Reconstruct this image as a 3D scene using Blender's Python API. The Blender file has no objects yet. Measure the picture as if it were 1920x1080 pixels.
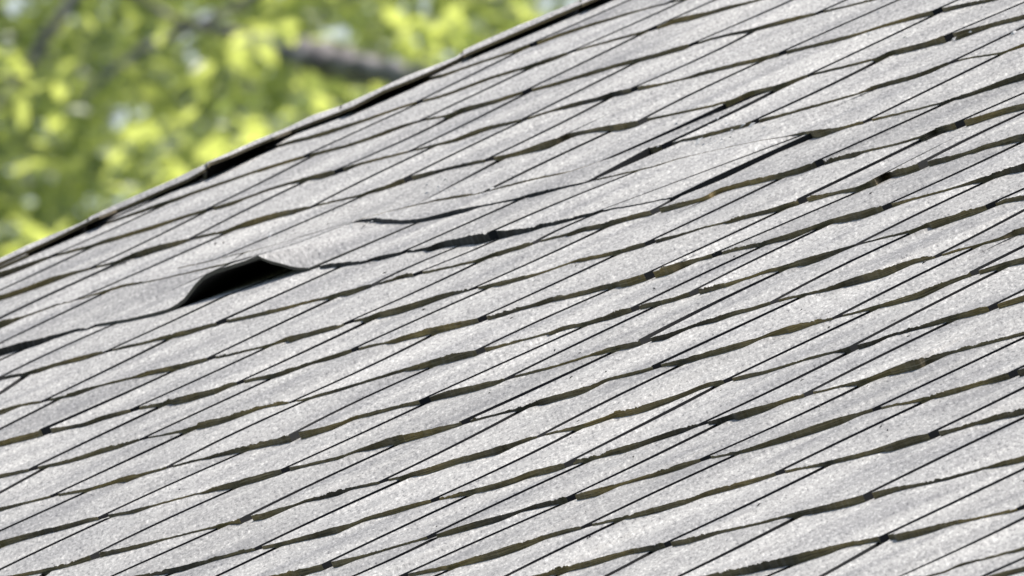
import bpy, math, random
import numpy as np
from mathutils import Matrix, Vector
random.seed(7); rng = np.random.default_rng(7)

# ---------------------------------------------------------------- camera, sky, sun, exposure
sc = bpy.context.scene
col = sc.collection
CAM = np.array([0.0, 0.0, 1.7])
FPX = 98749.3                      # focal length in pixels of a 1920 px wide frame (a very long lens)
PITCH = math.asin(0.0890038667)
cd = bpy.data.cameras.new('camera'); cam = bpy.data.objects.new('camera', cd); col.objects.link(cam)
cam.location = CAM; cam.rotation_euler = (math.pi/2 + PITCH, 0, 0)
cd.sensor_width = 36.0; cd.lens = FPX/1920*36.0
cd.clip_start = 0.5; cd.clip_end = 3000
cd.dof.use_dof = True; cd.dof.focus_distance = 34.6; cd.dof.aperture_fstop = cd.lens/15.0
cd.dof.aperture_blades = 0
sc.camera = cam

# roof frame, in camera axes: U along the courses, V up the slope, N out of the roof
Uc = np.array([0.30978448, 0.08462548, 0.94703332])
Vc = np.array([0.85682833, 0.40692106, -0.31663934])
Nc = np.array([-0.41216356, 0.90953492, 0.05354832])
Tc = np.array([0.82871895, 0.41118548, -37.22957791])
th = math.pi/2 + PITCH
Rw = np.array([[1,0,0],[0,math.cos(th),-math.sin(th)],[0,math.sin(th),math.cos(th)]])
U, V, N = Rw@Uc, Rw@Vc, Rw@Nc
ORG = CAM + Rw@Tc
def W(u, v, z):                    # roof coordinates -> world
    u, v, z = np.broadcast_arrays(np.asarray(u, float), np.asarray(v, float), np.asarray(z, float))
    return ORG + u[..., None]*U + v[..., None]*V + z[..., None]*N
def onroof(x, y, z=0.0):           # photo pixel on the sheet z above the roof plane -> roof u, v
    x = np.asarray(x, float); y = np.asarray(y, float); z = np.asarray(z, float)
    d = np.stack([(x-960)/FPX, (540-y)/FPX, -np.ones_like(x)], -1)
    t = (Tc@Nc + z)/(d@Nc)
    X = d*t[..., None] - Tc
    return X@Uc, X@Vc
def at(x, y, Y):                   # a point at distance Y in front of the camera
    d = Rw@np.array([(x-960)/FPX, (540-y)/FPX, -1.0]); return CAM + d*(Y/d[1])
SPX = 2700.0                       # pixels per metre on the roof

world = bpy.data.worlds.new('World'); sc.world = world; world.use_nodes = True
wn = world.node_tree; bg = wn.nodes['Background']
sky = wn.nodes.new('ShaderNodeTexSky'); sky.sky_type = 'NISHITA'; sky.sun_disc = False
S_DIR = N + 0.75*V - 0.30*U; S_DIR = S_DIR/np.linalg.norm(S_DIR)       # towards the sun
elev = math.asin(S_DIR[2]); azim = math.atan2(S_DIR[0], S_DIR[1])
sky.sun_elevation = elev; sky.sun_rotation = azim
sky.air_density = 1.0; sky.dust_density = 3.0; sky.ozone_density = 1.0
wn.links.new(sky.outputs[0], bg.inputs[0]); bg.inputs[1].default_value = 0.15
ld = bpy.data.lights.new('sun', 'SUN'); ld.energy = 3.6; ld.angle = math.radians(6); ld.color = (1.0, 0.955, 0.89)
sun = bpy.data.objects.new('sun', ld); col.objects.link(sun); sun.location = (0, 30, 40)
sun.rotation_euler = Vector(S_DIR).to_track_quat('Z', 'Y').to_euler()
sc.view_settings.view_transform = 'Standard'; sc.view_settings.look = 'None'
sc.view_settings.gamma = 1.0; sc.view_settings.exposure = 0.45
try:
    sc.cycles.max_bounces = 8; sc.cycles.transmission_bounces = 6; sc.cycles.diffuse_bounces = 4
except Exception: pass

# ---------------------------------------------------------------- materials
def mat(name):
    m = bpy.data.materials.new(name); m.use_nodes = True
    nt = m.node_tree; b = nt.nodes['Principled BSDF']; b.inputs['Roughness'].default_value = 0.9
    return m, nt, b
def nd(nt, t, **k):
    n = nt.nodes.new(t)
    for a, v in k.items(): setattr(n, a, v)
    return n
def noise(nt, vec, scale, detail=2, rough=0.5, dist=0.0):
    n = nd(nt, 'ShaderNodeTexNoise'); n.inputs['Scale'].default_value = scale; n.inputs['Detail'].default_value = detail
    n.inputs['Roughness'].default_value = rough; n.inputs['Distortion'].default_value = dist
    nt.links.new(vec, n.inputs['Vector']); return n.outputs['Fac']
def ramp(nt, fac, stops, interp='LINEAR'):
    r = nd(nt, 'ShaderNodeValToRGB'); r.color_ramp.interpolation = interp
    e = r.color_ramp.elements
    while len(e) < len(stops): e.new(0.5)
    for q, (p, c) in zip(e, stops): q.position = p; q.color = (c[0], c[1], c[2], 1)
    nt.links.new(fac, r.inputs[0]); return r.outputs[0]
def mix(nt, fac, a, b, mode='MIX'):
    m = nd(nt, 'ShaderNodeMix', data_type='RGBA', blend_type=mode)
    if isinstance(fac, (int, float)): m.inputs[0].default_value = fac
    else: nt.links.new(fac, m.inputs[0])
    for s_, i in ((a, 6), (b, 7)):
        if isinstance(s_, tuple): m.inputs[i].default_value = (*s_, 1)
        else: nt.links.new(s_, m.inputs[i])
    return m.outputs[2]
def uvn(nt, name):
    n = nd(nt, 'ShaderNodeUVMap'); n.uv_map = name; return n.outputs[0]

def make_granule():
    m, nt, b = mat('weathered_granules')
    g = uvn(nt, 'grain'); p = uvn(nt, 'plane')
    mpb = nd(nt, 'ShaderNodeMapping'); mpb.inputs['Scale'].default_value = (6.5, 5.0, 1); nt.links.new(p, mpb.inputs[0])
    big = noise(nt, mpb.outputs[0], 1.0, 4, 0.62, 0.3)              # patches of granule loss and wear
    base = ramp(nt, big, [(0.34, (0.213, 0.209, 0.200)), (0.50, (0.294, 0.287, 0.268)), (0.64, (0.362, 0.352, 0.325))])
    mid = noise(nt, g, 80.0, 3, 0.6)
    base = mix(nt, 0.28, base, ramp(nt, mid, [(0.3, (0.2, 0.2, 0.21)), (0.7, (0.8, 0.8, 0.78))]), 'SOFT_LIGHT')
    fine = noise(nt, g, 370.0, 2, 0.8)
    spots = ramp(nt, fine, [(0.28, (0.16, 0.16, 0.17)), (0.44, (0.46, 0.46, 0.46)), (0.56, (0.54, 0.54, 0.54)), (0.74, (0.97, 0.97, 0.96))])
    base = mix(nt, 0.95, base, spots, 'OVERLAY')
    # a few bare dark specks
    v = nd(nt, 'ShaderNodeTexVoronoi'); v.inputs['Scale'].default_value = 45; nt.links.new(g, v.inputs['Vector'])
    sp = ramp(nt, v.outputs['Distance'], [(0.035, (1, 1, 1)), (0.06, (0, 0, 0))])
    gate = ramp(nt, noise(nt, p, 14.0, 2), [(0.62, (0, 0, 0)), (0.68, (1, 1, 1))])
    spg = mix(nt, 1.0, sp, gate, 'MULTIPLY')
    base = mix(nt, spg, base, (0.10, 0.10, 0.095))
    # per-shingle tone
    at_ = nd(nt, 'ShaderNodeAttribute'); at_.attribute_name = 'tone'
    base = mix(nt, 1.0, base, at_.outputs['Color'], 'MULTIPLY')
    nt.links.new(base, b.inputs['Base Color'])
    bp = nd(nt, 'ShaderNodeBump'); bp.inputs['Strength'].default_value = 0.25; bp.inputs['Distance'].default_value = 0.0004
    nt.links.new(fine, bp.inputs['Height']); nt.links.new(bp.outputs[0], b.inputs['Normal'])
    b.inputs['Specular IOR Level'].default_value = 0.25
    return m
def make_edge():
    m, nt, b = mat('mossy_cut_edge')
    p = uvn(nt, 'plane')
    mp = nd(nt, 'ShaderNodeMapping'); mp.inputs['Scale'].default_value = (26, 5.5, 1); nt.links.new(p, mp.inputs[0])
    n1 = noise(nt, mp.outputs[0], 1.0, 5, 0.7, 0.8)
    c = ramp(nt, n1, [(0.30, (0.022, 0.017, 0.010)), (0.42, (0.115, 0.088, 0.038)), (0.54, (0.23, 0.18, 0.08)), (0.66, (0.36, 0.30, 0.17)), (0.78, (0.55, 0.51, 0.40))])
    mp2 = nd(nt, 'ShaderNodeMapping'); mp2.inputs['Scale'].default_value = (3, 0, 1); nt.links.new(p, mp2.inputs[0])
    n2 = ramp(nt, noise(nt, mp2.outputs[0], 1.3, 2), [(0.38, (0.20, 0.20, 0.23)), (0.50, (0.75, 0.75, 0.78)), (0.62, (1.15, 1.05, 0.8))])
    c = mix(nt, 1.0, c, n2, 'MULTIPLY')
    nt.links.new(c, b.inputs['Base Color']); return m
def make_dark(name, c):
    m, nt, b = mat(name)
    tc = nd(nt, 'ShaderNodeTexCoord')
    nt.links.new(ramp(nt, noise(nt, tc.outputs['Object'], 40, 3), [(0.3, tuple(q*0.6 for q in c)), (0.7, c)]), b.inputs['Base Color'])
    return m
M_GR = make_granule(); M_ED = make_edge()
M_UN = make_dark('asphalt_underside', (0.018, 0.015, 0.010))
M_LIP = make_dark('torn_lip', (0.085, 0.078, 0.06)); M_DECK = make_dark('underlayment_felt', (0.02, 0.02, 0.02)); M_SHAD = make_dark('shade_painted_edge', (0.010, 0.010, 0.009))  # last one: near-black shade painted into slit walls and slipped strip edges

def tag(o, label=None, cat=None, group=None, kind=None):
    if label: o['label'] = label
    if cat: o['category'] = cat
    if group: o['group'] = group
    if kind: o['kind'] = kind
    return o
def empty(name, loc, label, cat, group=None):
    o = bpy.data.objects.new(name, None); col.objects.link(o); o.location = loc
    o.empty_display_size = 0.5
    return tag(o, label, cat, group)
def link(name, me, parent=None):
    o = bpy.data.objects.new(name, me); col.objects.link(o)
    if parent is not None:
        o.parent = parent; o.matrix_parent_inverse = Matrix.Translation(-Vector(parent.location))
    return o

# depth direction on the roof as this texture runs: granule streaks follow the rain wash
DD = np.array([-0.947, 0.317]); DD /= np.linalg.norm(DD); DP = np.array([-DD[1], DD[0]])
class Mesh:
    """collects grids in roof coordinates and links them as one object"""
    def __init__(s): s.v = []; s.f = []; s.m = []; s.uv = []; s.tone = []; s.smooth = []; s.n = 0
    def grid(s, P, uv, mat_i, tone, smooth):   # P (a,b,3) roof coords; uv (a,b,2)
        a, b = P.shape[:2]; base = s.n
        s.v.append(P.reshape(-1, 3)); s.uv.append(uv.reshape(-1, 2)); s.n += a*b
        i, j = np.meshgrid(np.arange(a-1), np.arange(b-1), indexing='ij')
        q = base + np.stack([i*b+j, (i+1)*b+j, (i+1)*b+j+1, i*b+j+1], -1).reshape(-1, 4)
        s.f.append(q); s.m += [mat_i]*len(q); s.smooth += [smooth]*len(q)
        s.tone.append(np.full(a*b, tone))
    def build(s, name, parent, mats=None):
        P = np.concatenate(s.v); F = np.concatenate(s.f); uv = np.concatenate(s.uv); tone = np.concatenate(s.tone)
        X = W(P[:, 0], P[:, 1], P[:, 2])
        me = bpy.data.meshes.new(name); me.from_pydata(X.tolist(), [], F.tolist())
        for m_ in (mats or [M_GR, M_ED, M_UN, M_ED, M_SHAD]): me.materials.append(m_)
        me.polygons.foreach_set('material_index', s.m); me.polygons.foreach_set('use_smooth', s.smooth)
        li = np.zeros(len(me.loops), int); me.loops.foreach_get('vertex_index', li)
        l1 = me.uv_layers.new(name='plane'); l1.data.foreach_set('uv', uv[li].ravel())
        g = np.stack([uv@DD/11.0, uv@DP], -1)
        l2 = me.uv_layers.new(name='grain'); l2.data.foreach_set('uv', g[li].ravel())
        ca = me.color_attributes.new('tone', 'FLOAT_COLOR', 'POINT')
        c = np.ones((len(P), 4)); c[:, :3] = tone[:, None]; ca.data.foreach_set('color', c.ravel())
        me.update(); return link(name, me, parent)
# ---- butt edges and slits of the shingle courses
O={'T1':(0,0,3),'T2':(640,0,3),'T3':(1280,0,3),'M1':(0,360,3),'M2':(640,360,3),'M3':(1280,360,3),'B1':(0,720,3),'B2':(640,720,3),'B3':(1280,720,3),'P':(0,0,1),
'R8':(300,180,5.3333),'R5':(100,420,5.3333),'R7':(0,360,6)}
def cv(c,pts):
    ox,oy,s=O[c]; out=[]
    for p in pts: out.append((ox+p[0]/s,)+tuple(oy+q/s for q in p[1:]))
    return out
# course polylines: (x, ytop, ybottom)
C={}
C['aa']=cv('T2',[(400,462,492),(480,435,455),(560,420,440),(650,388,402),(830,328,340),(980,278,292),(1060,245,270),(1200,196,215),(1350,148,165),(1430,122,138),(1520,98,112),(1640,62,72),(1780,25,32),(1900,-2,5)])
C['a']=cv('P',[(519,272,277),(545,263,270),(580,255,262),(618,242,252),(636,237,245)])+cv('T2',[(100,678,695),(200,645,660),(300,610,622),(430,568,580),(520,545,560),(600,520,535),(850,425,442),(1040,372,385),(1070,358,385),(1200,315,338),(1300,283,292),(1500,228,238),(1680,178,190),(1780,145,165),(1850,110,140),(1920,92,130)])+cv('T3',[(150,62,85),(260,30,52),(420,-5,5)])
C['b']=cv('P',[(190,419,423),(250,398,403),(305,378,385),(325,372,379),(356,361,366),(412,342,347),(480,319,323),(490,315,322),(530,303,309),(572,290,296)])+cv('T2',[(0,822,838),(130,778,795),(220,745,768),(320,708,728),(440,675,685),(600,645,652),(650,612,650),(780,580,608),(900,548,572),(1040,505,522),(1180,470,490),(1340,420,440),(1400,400,425),(1560,355,375),(1650,330,355),(1800,292,318),(1920,252,285)])+cv('T3',[(40,245,262),(180,208,218),(300,178,192),(390,160,180),(560,110,138),(700,78,95),(900,38,44),(1060,-5,5)])
C['c']=cv('M1',[(0,448,492),(140,405,435),(300,352,366),(500,300,315),(600,262,290),(700,235,258),(880,180,205),(1000,142,160),(1130,103,118),(1200,80,105),(1300,55,78)])+cv('P',[(460,369,373),(506,352,356),(560,336,341),(590,327,340),(625,318,329)])+cv('T2',[(0,945,975),(90,918,932),(370,848,858),(510,815,825),(620,785,808),(740,735,765),(850,700,725),(1010,670,682),(1180,618,628),(1290,580,608),(1470,538,562),(1540,510,545),(1680,485,510),(1800,470,480),(1920,440,448)])+cv('T3',[(100,405,425),(300,352,375),(420,325,348),(560,288,312),(700,258,275),(860,215,238),(960,190,208),(1000,182,192),(1150,130,145),(1300,85,110),(1420,52,82),(1560,25,48),(1740,-10,8)])
C['d']=cv('M1',[(0,580,612),(160,528,562),(280,480,520),(400,448,470),(480,430,442),(660,388,398),(680,370,400),(780,330,375),(880,300,340),(1000,272,305),(1080,255,270),(1270,215,225),(1290,200,228),(1380,165,205),(1500,128,165),(1650,92,125),(1780,70,80),(1920,38,46)])+cv('P',[(675,365,368),(690,358,365),(705,353,361),(735,344,353)])+cv('T2',[(360,995,1030),(500,965,990),(600,940,955),(700,915,935),(830,888,905),(920,872,895),(1010,845,875),(1110,805,855),(1200,780,830),(1290,745,775),(1400,725,745),(1500,702,735),(1580,690,740),(1680,672,705),(1720,668,680),(1920,625,635)])+cv('T3',[(140,595,605),(310,550,560),(340,525,555),(420,500,535),(530,478,505),(600,455,472),(720,412,424),(900,372,384),(1120,315,325),(1140,292,325),(1260,262,298),(1400,225,262),(1520,180,235),(1620,160,198),(1750,125,150),(1920,80,108)])
# e' = right-hand e course
C['e']=cv('P',[(332,502,505),(365,495,497),(407,485,488),(500,463,463.5),(576,440,441),(662,414,414.5),(740,393,393.5),(829,371,374),(850,367,371),(880,362,366),(912,357,360),(983,338,342),(1030,328,330.5),(1080,318,320.5),(1133,300,303),(1190,286,287),(1250,268,272)])+cv('T3',[(0,785,808),(150,745,768),(300,705,730),(400,678,700),(560,640,655),(700,600,615),(850,560,572),(1000,518,528),(1060,485,510),(1200,445,472),(1300,420,445),(1400,385,410),(1500,345,362),(1600,325,332),(1800,292,302),(1920,240,262)])
C['F']=cv('M1',[(0,722,768),(60,712,742),(120,700,712),(330,628,636),(430,602,610),(690,520,535),(760,512,525),(900,488,494),(1290,395,405)])+cv('P',[(500,473,473.5),(576,449,449.5),(650,420,421),(674,411,414),(690,408,416),(715,408,419),(750,411,419),(780,411,418),(820,402,411),(850,394,404),(880,388,396),(900,384,388),(940,377,380),(972,371,375),(985,366,374),(1020,356,363),(1060,348,352),(1108,338,341),(1193,319,321),(1230,310,312),(1267,298,299.5),(1320,286,286.5),(1360,277,277.5),(1420,264,264.5),(1480,254,255),(1508,246,250),(1521,244,260),(1540,241,258),(1560,239,250),(1585,236,241)])+cv('T3',[(1040,672,690),(1200,638,650),(1480,568,578),(1500,555,578),(1640,512,535),(1700,490,520),(1800,450,485),(1920,408,450)])
C['L']=cv('M1',[(0,880,925),(100,850,895),(200,828,868),(300,805,828),(480,755,770),(530,762,780),(650,745,765),(800,700,725),(940,650,680)])+cv('P',[(340,572,578),(400,556,560),(450,545,549),(520,524,528),(587,499,507),(630,494,503)])+cv('M2',[(0,395,420),(150,385,400),(190,362,392),(300,340,362),(380,332,345),(480,312,330),(520,292,325),(640,258,305),(760,235,300),(850,222,275),(960,215,250),(1080,195,222),(1100,182,208),(1240,158,178),(1400,115,132),(1500,98,106),(1700,62,70),(1800,40,46),(1868,28,36)])
C['g']=cv('M1',[(0,1040,1060),(130,1020,1032),(160,1005,1035),(300,965,985),(440,925,955),(600,885,902),(800,845,858),(930,805,822),(960,795,830),(1080,768,795),(1200,735,755),(1300,715,735),(1500,668,690),(1620,640,660),(1700,618,632),(1860,582,595),(1900,562,598)])+cv('M2',[(0,560,598),(130,525,548),(190,512,525),(290,488,500),(350,458,485),(420,450,470),(440,455,468),(600,418,428),(780,375,388),(840,345,375),(920,322,345),(1000,300,325),(1100,272,285),(1290,228,240),(1310,208,232),(1470,175,205),(1600,135,165),(1800,85,120),(1920,55,85)])+cv('M3',[(50,45,68),(110,30,52)])+cv('P',[(1330,362,370),(1345,353,364)])+cv('T3',[(300,1032,1060),(440,995,1030),(540,975,1005),(640,945,985),(760,908,940),(880,875,900),(960,860,890),(1010,848,860),(1200,805,815),(1390,748,760),(1410,722,762),(1560,680,725),(1700,642,680),(1800,608,645),(1920,580,620)])
C['h']=cv('B1',[(0,145,178),(60,125,150),(130,108,120),(320,75,88),(400,45,75),(500,18,35),(560,5,12)])+cv('M1',[(640,1062,1075),(780,1030,1040),(800,1012,1038),(1000,968,1000),(1180,925,945),(1260,915,930),(1400,885,893),(1500,860,868),(1540,848,870),(1620,808,852),(1700,798,825),(1920,735,765)])+cv('M2',[(40,728,738),(140,705,718),(170,685,725),(320,645,690),(470,602,640),(600,560,590),(740,540,548),(810,522,540),(860,510,540),(1000,475,500),(1100,458,468),(1330,378,385),(1350,368,392),(1500,340,360),(1600,312,340),(1700,282,308),(1800,258,280),(1920,232,242)])+cv('M3',[(120,192,200),(240,165,175),(290,142,168),(400,115,138),(530,82,110),(660,38,70),(760,20,45),(880,-8,8)])+cv('T3',[(960,1055,1080),(1010,1040,1072),(1080,1000,1058),(1130,975,1010),(1250,942,990),(1380,905,940),(1480,882,915),(1640,840,856),(1660,822,850),(1800,785,815),(1880,755,800),(1920,752,800)])
C['i']=cv('B1',[(0,320,355),(150,280,318),(250,255,292),(380,238,255),(480,215,240),(560,182,210),(700,145,170),(760,132,150),(890,112,125),(930,92,132),(1050,60,108),(1150,38,75),(1260,10,45)])+cv('M1',[(1290,1072,1095),(1480,1035,1052),(1540,1020,1050),(1640,988,1010),(1750,955,968),(1800,938,962),(1920,900,925)])+cv('M2',[(60,880,900),(180,855,868),(270,838,845),(300,822,850),(420,785,820),(530,755,800),(640,732,770),(780,705,735),(880,678,708),(1000,650,668),(1110,618,638),(1150,595,625),(1280,575,602),(1500,515,545),(1600,490,538),(1720,455,500),(1840,410,470),(1920,390,432)])+cv('M3',[(110,362,378),(140,355,380),(200,335,360),(300,312,330),(440,282,305),(600,230,270),(760,180,205),(790,165,190),(900,132,175),(1020,100,150),(1180,58,85),(1290,35,45),(1440,-5,5)])+cv('T3',[(1560,1040,1050),(1670,1000,1018),(1710,985,1018),(1800,955,990),(1920,915,965)])
C['j']=cv('B1',[(0,505,530),(230,462,475),(350,432,455),(480,395,420),(580,355,388),(680,335,358),(800,300,312),(900,285,292),(1040,255,268),(1080,232,268),(1200,200,238),(1300,172,205),(1400,142,165),(1500,112,130),(1700,78,95),(1880,32,48)])+cv('M2',[(100,1070,1082),(350,992,1008),(370,988,1005),(500,945,985),(640,905,955),(760,885,920),(860,865,882),(1000,832,842),(1180,785,795),(1240,752,778),(1360,735,755),(1500,690,722),(1640,645,675),(1750,620,645),(1920,578,602)])+cv('M3',[(20,565,598),(150,532,562),(260,505,530),(360,478,490),(480,432,448),(560,415,440),(700,368,415),(800,340,375),(930,305,318),(1000,285,292),(1150,248,255),(1300,208,220),(1390,165,215),(1500,135,175),(1600,100,142),(1700,75,105),(1800,42,62),(1920,15,48)])
C['k']=cv('B1',[(0,692,715),(160,658,668),(300,622,635),(480,590,605),(620,548,568),(690,520,560),(800,500,515),(940,462,475),(1150,415,422),(1200,395,412),(1350,355,385),(1500,318,355),(1660,275,325),(1800,245,280),(1920,212,242)])+cv('B2',[(60,182,202),(200,148,170),(340,112,130),(450,85,112),(600,35,80),(720,10,50),(860,-22,8)])+cv('M2',[(920,1042,1058),(1150,988,1000),(1300,945,955),(1450,895,905),(1480,880,905),(1600,850,885),(1700,832,855),(1800,805,840),(1920,765,782)])+cv('M3',[(60,742,758),(180,702,735),(300,665,690),(400,645,665),(500,612,630),(640,580,590),(720,562,575),(820,535,560),(940,485,530),(1100,440,490),(1200,410,455),(1290,378,405),(1400,352,378),(1500,332,348),(1620,305,312),(1700,280,292),(1800,250,268),(1870,208,245),(1920,195,238)])
C['l']=cv('B1',[(0,880,918),(200,828,860),(380,785,815),(540,742,765),(640,730,745),(740,708,732),(850,682,690),(1150,602,608),(1200,580,600),(1300,552,590),(1450,510,550),(1550,482,515),(1700,455,470),(1920,402,420)])+cv('B2',[(100,362,372),(150,345,368),(300,290,345),(450,265,305),(560,238,270),(700,208,222),(850,172,180),(1000,132,145),(1060,108,135),(1100,88,130),(1200,62,100),(1300,35,75),(1440,-5,20)])+cv('M2',[(1480,1050,1065),(1700,995,1015),(1840,958,972),(1920,938,972)])+cv('M3',[(80,915,945),(200,878,915),(320,845,880),(440,815,825),(500,785,812),(620,745,790),(750,718,742),(900,692,700),(1060,645,658),(1120,628,655),(1230,592,625),(1340,558,600),(1420,522,560),(1480,502,528),(1600,462,480),(1700,428,450),(1800,395,425),(1920,365,405)])
C['m']=cv('B1',[(60,1075,1095),(220,1045,1065),(400,1000,1025),(530,955,985),(650,930,955),(800,895,918),(920,870,878),(1100,825,832),(1220,795,805),(1300,768,795),(1440,735,775),(1560,700,735),(1640,682,692),(1700,655,668),(1800,628,650),(1920,590,622)])+cv('B2',[(60,580,592),(200,545,562),(340,518,528),(360,505,535),(480,470,510),(620,425,460),(760,388,425),(900,345,392),(980,325,348),(1120,278,295),(1240,255,268),(1340,230,252),(1500,175,200),(1540,155,195),(1700,118,160),(1820,80,115),(1920,50,75)])+cv('M3',[(150,1068,1092),(300,1035,1062),(440,1010,1028),(600,965,975),(700,932,942),(740,920,935),(900,882,890),(930,870,900),(1040,845,870),(1160,800,812),(1300,762,778),(1500,695,725),(1640,658,695),(1780,620,655),(1920,580,615)])
C['n']=cv('B1',[(820,1065,1082),(1000,1028,1060),(1200,975,995),(1400,925,942),(1560,895,915),(1700,855,885),(1920,792,838)])+cv('B2',[(60,785,800),(130,750,770),(300,700,730),(440,662,685),(600,625,640),(740,590,620),(850,562,595),(1000,518,550),(1040,495,530),(1200,455,495),(1350,420,440),(1450,392,418),(1560,355,395),(1700,318,345),(1820,275,305),(1920,245,275)])+cv('B3',[(100,220,232),(200,192,215),(300,158,208),(440,122,162),(550,92,112),(680,50,72),(760,40,48),(920,-2,8)])+cv('M3',[(1000,1058,1085),(1060,1035,1060),(1180,985,1030),(1300,940,1005),(1380,925,965),(1500,895,910),(1700,842,860),(1920,785,802)])
C['o']=cv('B1',[(1560,1070,1085),(1700,1040,1075),(1920,985,1025)])+cv('B2',[(60,978,995),(250,925,935),(480,858,868),(540,838,868),(700,788,825),(860,745,782),(960,722,745),(1030,700,712),(1100,672,698),(1240,640,670),(1320,618,658),(1480,575,620),(1540,565,578),(1620,540,555),(1800,485,512),(1920,440,475)])+cv('B3',[(130,412,425),(280,385,395),(320,375,395),(450,330,360),(600,278,318),(760,225,270),(880,185,230),(1000,158,175),(1080,132,150),(1200,112,120),(1340,80,95),(1400,60,90),(1500,30,60),(1600,5,30)])+cv('M3',[(1660,1068,1090),(1750,1042,1075),(1920,985,1030)])
C['p']=cv('B2',[(330,1075,1092),(600,1020,1042),(700,985,1020),(850,940,985),(1000,890,935),(1150,848,870),(1300,805,828),(1400,788,800),(1540,755,768),(1600,740,765),(1750,695,730),(1920,650,678)])+cv('B3',[(60,635,655),(140,600,628),(250,570,600),(400,530,555),(530,495,512),(700,462,470),(810,435,455),(900,410,435),(1040,378,402),(1180,330,378),(1300,290,338),(1420,268,305),(1500,255,275),(1700,195,212),(1730,178,210),(1820,160,190),(1920,135,170)])
C['q']=cv('B2',[(1110,1070,1085),(1300,1015,1050),(1450,975,1010),(1600,935,960),(1740,905,935),(1920,870,905)])+cv('B3',[(120,845,868),(200,825,840),(400,785,795),(620,725,738),(650,715,748),(800,680,718),(950,640,685),(1060,610,650),(1180,580,608),(1300,565,580),(1500,520,535),(1740,455,465),(1800,432,458),(1920,402,435)])
C['r']=cv('B3',[(240,1055,1085),(330,1030,1075),(480,995,1042),(640,955,1010),(800,918,960),(900,895,920),(1100,855,880),(1180,845,890),(1300,825,862),(1400,795,830),(1500,775,795),(1700,738,748),(1920,688,705)])
C['s']=cv('B3',[(1360,1080,1095),(1480,1050,1078),(1550,1010,1055),(1700,975,1010),(1800,950,985),(1920,915,965)])
# slits: row -> list of (lower pt, upper pt)
S={}
def s(r,c1,p1,c2,p2,w=1,w2=None): S.setdefault(r,[]).append((cv(c1,[p1])[0],cv(c2,[p2])[0],w,w2 if w2 is not None else w))
s('aa','T2',(1080,240),'T2',(1580,0))
s('a','T2',(430,570),'T2',(1000,288)); s('a','T2',(1300,284),'T2',(1880,0)); s('a','T2',(1745,155),'T3',(150,0))
s('b','P',(576,290),'T2',(430,585)); s('b','T2',(450,672),'T2',(1060,385)); s('b','T2',(1040,505),'T2',(1690,190)); s('b','T3',(60,242),'T3',(610,0)); s('b','T3',(770,60),'T3',(890,0))
s('c','M1',(290,355),'M1',(915,68)); s('c','P',(393,382),'P',(583,294)); s('c','P',(633,314),'T2',(632,650)); s('c','T2',(400,842),'T2',(1040,524)); s('c','T2',(1030,668),'T2',(1645,352)); s('c','T2',(1640,490),'T3',(388,180)); s('c','T3',(560,288),'T3',(1185,0)); s('c','T3',(1430,50),'T3',(1600,0))
s('d','M1',(-200,645),'M1',(505,312)); s('d','M1',(520,420),'M1',(1145,114)); s('d','M1',(1080,255),'P',(570,342)); s('d','P',(591,381),'T2',(512,826)); s('d','T2',(370,990),'T2',(1015,684)); s('d','T2',(830,888),'T2',(1500,560)); s('d','T2',(1690,672),'T3',(445,346)); s('d','T3',(720,410),'T3',(1412,82))
s('e','P',(332,502),'P',(560,398),0,0); s('e','P',(407,485),'P',(681,364)); s('e','P',(780,386),'P',(938,303),0,1.3); s('e','P',(912,357),'T2',(1520,742),1.2); s('e','P',(1133,300),'T3',(312,562),1.4,2.2); s('e','P',(1250,268),'T3',(530,506),1.4); s('e','T3',(400,676),'T3',(1130,326)); s('e','T3',(1520,338),'T3',(2110,75))
s('F','M1',(-330,820),'M1',(-30,630)); s('F','M1',(-80,750),'M1',(665,396)); s('F','M1',(430,600),'M1',(1285,226)); s('F','P',(430,492),'P',(560,398),0,0); s('F','P',(1108,338),'P',(1250,272),1.2,3.5); s('F','T3',(1040,668),'T3',(1800,308)); s('F','T3',(1980,390),'T3',(2500,150))
s('L','M1',(-190,1000),'M1',(600,565)); s('L','P',(167,610),'P',(430,495)); s('L','P',(587,497),'P',(783,418)); s('L','M2',(345,332),'M2',(1000,44)); s('L','M2',(845,222),'P',(1193,321)); s('L','P',(1120,395),'P',(1508,249))
s('g','M1',(0,1040),'M1',(565,778)); s('g','M1',(600,885),'P',(420,552)); s('g','M1',(1245,728),'M1',(1905,428)); s('g','M2',(190,512),'M2',(655,306)); s('g','M2',(430,455),'M2',(855,274)); s('g','M2',(1095,272),'M2',(1400,132)); s('g','P',(1228,389),'P',(1267,371)); s('g','T3',(765,908),'T3',(1482,578))
s('h','M1',(-330,1230),'M1',(140,1034)); s('h','B1',(250,86),'M1',(950,824)); s('h','M1',(1185,925),'M1',(1875,598)); s('h','M2',(40,728),'M2',(785,388)); s('h','M2',(740,540),'M2',(1475,205)); s('h','M2',(1730,275),'T3',(548,1005)); s('h','M3',(670,38),'T3',(1395,760)); s('h','T3',(1350,912),'T3',(1990,630))
s('i','B1',(-330,400),'B1',(320,88)); s('i','B1',(250,255),'M1',(975,1005)); s('i','B1',(755,134),'M1',(1505,870)); s('i','M1',(1350,1062),'M2',(158,722)); s('i','M2',(70,878),'M2',(820,540)); s('i','M2',(790,704),'M2',(1545,346)); s('i','M2',(1730,452),'M3',(548,108)); s('i','M3',(190,338),'T3',(990,1072)); s('i','M3',(1150,64),'T3',(1900,800))
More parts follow.
